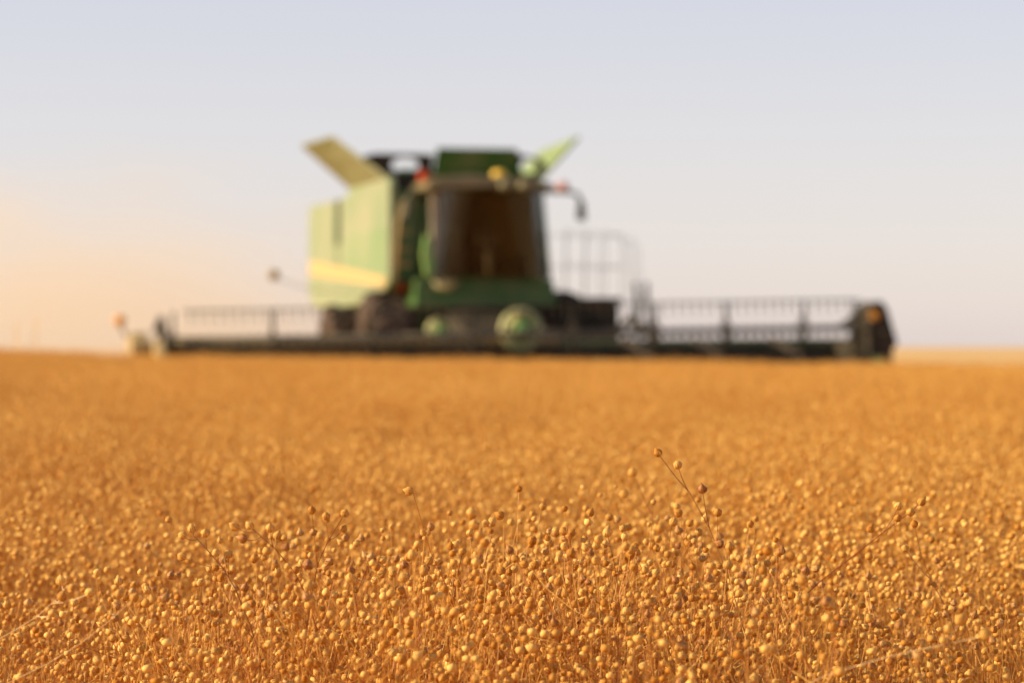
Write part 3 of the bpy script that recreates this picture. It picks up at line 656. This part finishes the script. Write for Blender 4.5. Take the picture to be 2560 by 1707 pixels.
def crop():
    rnd = random.Random(8); P = []
    def inside_cut(x, y):
        """cleared behind the header line and on the stubble side"""
        dx, dy = x + 0.4, y - 48.0
        c = -math.sin(TH) * dx + math.cos(TH) * dy; X = math.cos(TH) * dx + math.sin(TH) * dy
        if c > -4.35 and -6.6 < X: return True
        return False
    def fill(y0, y1, dens, margin, xmax=None, sc=1.0):
        y = y0
        while y < y1:
            step = min(0.5 + y * 0.02, y1 - y); hw = 0.185 * (y + step) + margin; lo, hi = -hw, hw
            n = dens * step * (hi - lo); n = int(n) + (rnd.random() < n - int(n))
            for _ in range(n):
                P.append((rnd.uniform(lo, hi), y + rnd.random() * step, sc))
            y += step
    fill(1.2, 2.38, 8, 1.5); fill(2.38, 2.9, 9, 1.5); fill(2.9, 3.75, 14, 1.5); fill(3.75, 9, 20, 1.7); fill(9, 20, 15, 2.2); fill(20, 52, 12, 3.0); fill(52, 150, 2.2, 3, sc=1.0)
    verts = []; rot = []; scl = []; idx = []
    for x, y, sc in P:
        if inside_cut(x, y): continue
        verts.append((x, y, terrain(x, y))); rot.append((0, 0, rnd.uniform(0, 6.28)))
        w = 1.05 + 0.15 * sm(9, 40, y) + 1.0 * sm(52, 90, y)
        h = rnd.uniform(0.95 - 0.05 * sm(15, 30, y), 1.03 + 0.05 * sm(15, 30, y)) * ((top_height(x / y, y) - 0.03 * (y < 3.75)) / 0.655 * (1 - sm(5, 18, y)) + 0.98 * sm(5, 18, y))
        if 6.0 < y < 22 and rnd.random() < 0.16: h *= rnd.uniform(1.05, 1.13)
        h *= 1 + 0.035 * math.sin(x * 1.7 + y * 0.6) * math.sin(y * 0.9 - x * 0.4)
        scl.append((w, w, h)); idx.append(rnd.randrange(10))
    me = bpy.data.meshes.new('flax_crop'); me.from_pydata(verts, [], [])
    for nm, tp, dat in (('rot', 'FLOAT_VECTOR', rot), ('scl', 'FLOAT_VECTOR', scl)):
        a = me.attributes.new(nm, tp, 'POINT'); a.data.foreach_set('vector', [c for v in dat for c in v])
    a = me.attributes.new('idx', 'INT', 'POINT'); a.data.foreach_set('value', idx)
    o = link('flax_crop', me); tag(o, 'ripe golden flax crop filling the field up to the harvester', 'flax crop', kind='stuff')
    g = bpy.data.node_groups.new('scatter_clumps', 'GeometryNodeTree')
    g.interface.new_socket('Geometry', in_out='INPUT', socket_type='NodeSocketGeometry'); g.interface.new_socket('Geometry', in_out='OUTPUT', socket_type='NodeSocketGeometry')
    N = g.nodes.new; L = g.links.new
    gi, go = N('NodeGroupInput'), N('NodeGroupOutput'); ip = N('GeometryNodeInstanceOnPoints'); ci = N('GeometryNodeCollectionInfo')
    ci.inputs['Collection'].default_value = PC; ci.inputs['Separate Children'].default_value = True; ci.inputs['Reset Children'].default_value = True
    def attr(nm, tp):
        n = N('GeometryNodeInputNamedAttribute'); n.data_type = tp; n.inputs['Name'].default_value = nm; return next(s for s in n.outputs if s.enabled and s.name == 'Attribute')
    er = N('FunctionNodeEulerToRotation'); L(attr('rot', 'FLOAT_VECTOR'), er.inputs[0])
    L(gi.outputs[0], ip.inputs['Points']); L(ci.outputs[0], ip.inputs['Instance']); ip.inputs['Pick Instance'].default_value = True
    L(attr('idx', 'INT'), ip.inputs['Instance Index']); L(er.outputs[0], ip.inputs['Rotation']); L(attr('scl', 'FLOAT_VECTOR'), ip.inputs['Scale'])
    L(ip.outputs[0], go.inputs[0])
    md = o.modifiers.new('scatter', 'NODES'); md.node_group = g
    print('clumps', len(verts))
crop()

# tall weeds standing over the crop at the far left
def weed(x, y, h, seed, label):
    rnd = random.Random(seed); root = bpy.data.objects.new('tall_weed', None); C.objects.link(root); root.location = (x, y, terrain(x, y))
    m = MB(); top = Vector((0.03, 0, h)); m.tube(curve(Vector((0, 0, 0)), Vector((0, 0, h * .5)), top, 6), 0.0016, 6, 0.001); m.build('stem', M['stem'], root)
    m = MB()
    for k in range(70):
        t = rnd.uniform(0.6, 1.0); a = rnd.uniform(0, 6.28); q = rnd.uniform(0.02, 0.09); b = Vector((0.03 * t, 0, h * t)); tip = b + Vector((math.cos(a) * q, math.sin(a) * q, 0.07))
        w = Vector((-math.sin(a), math.cos(a), 0)) * 0.007; m.add([b, (b + tip) / 2 + w, tip, (b + tip) / 2 - w], [[0, 1, 2, 3]])
    m.build('seed_head', M['pale'], root); tag(root, label, 'weed')
weed(-7.06, 42.0, 1.20, 1, 'feathery straw weed sticking up above the crop on the left')
weed(-7.45, 42.6, 1.08, 2, 'shorter straw weed beside the feathery one on the left')
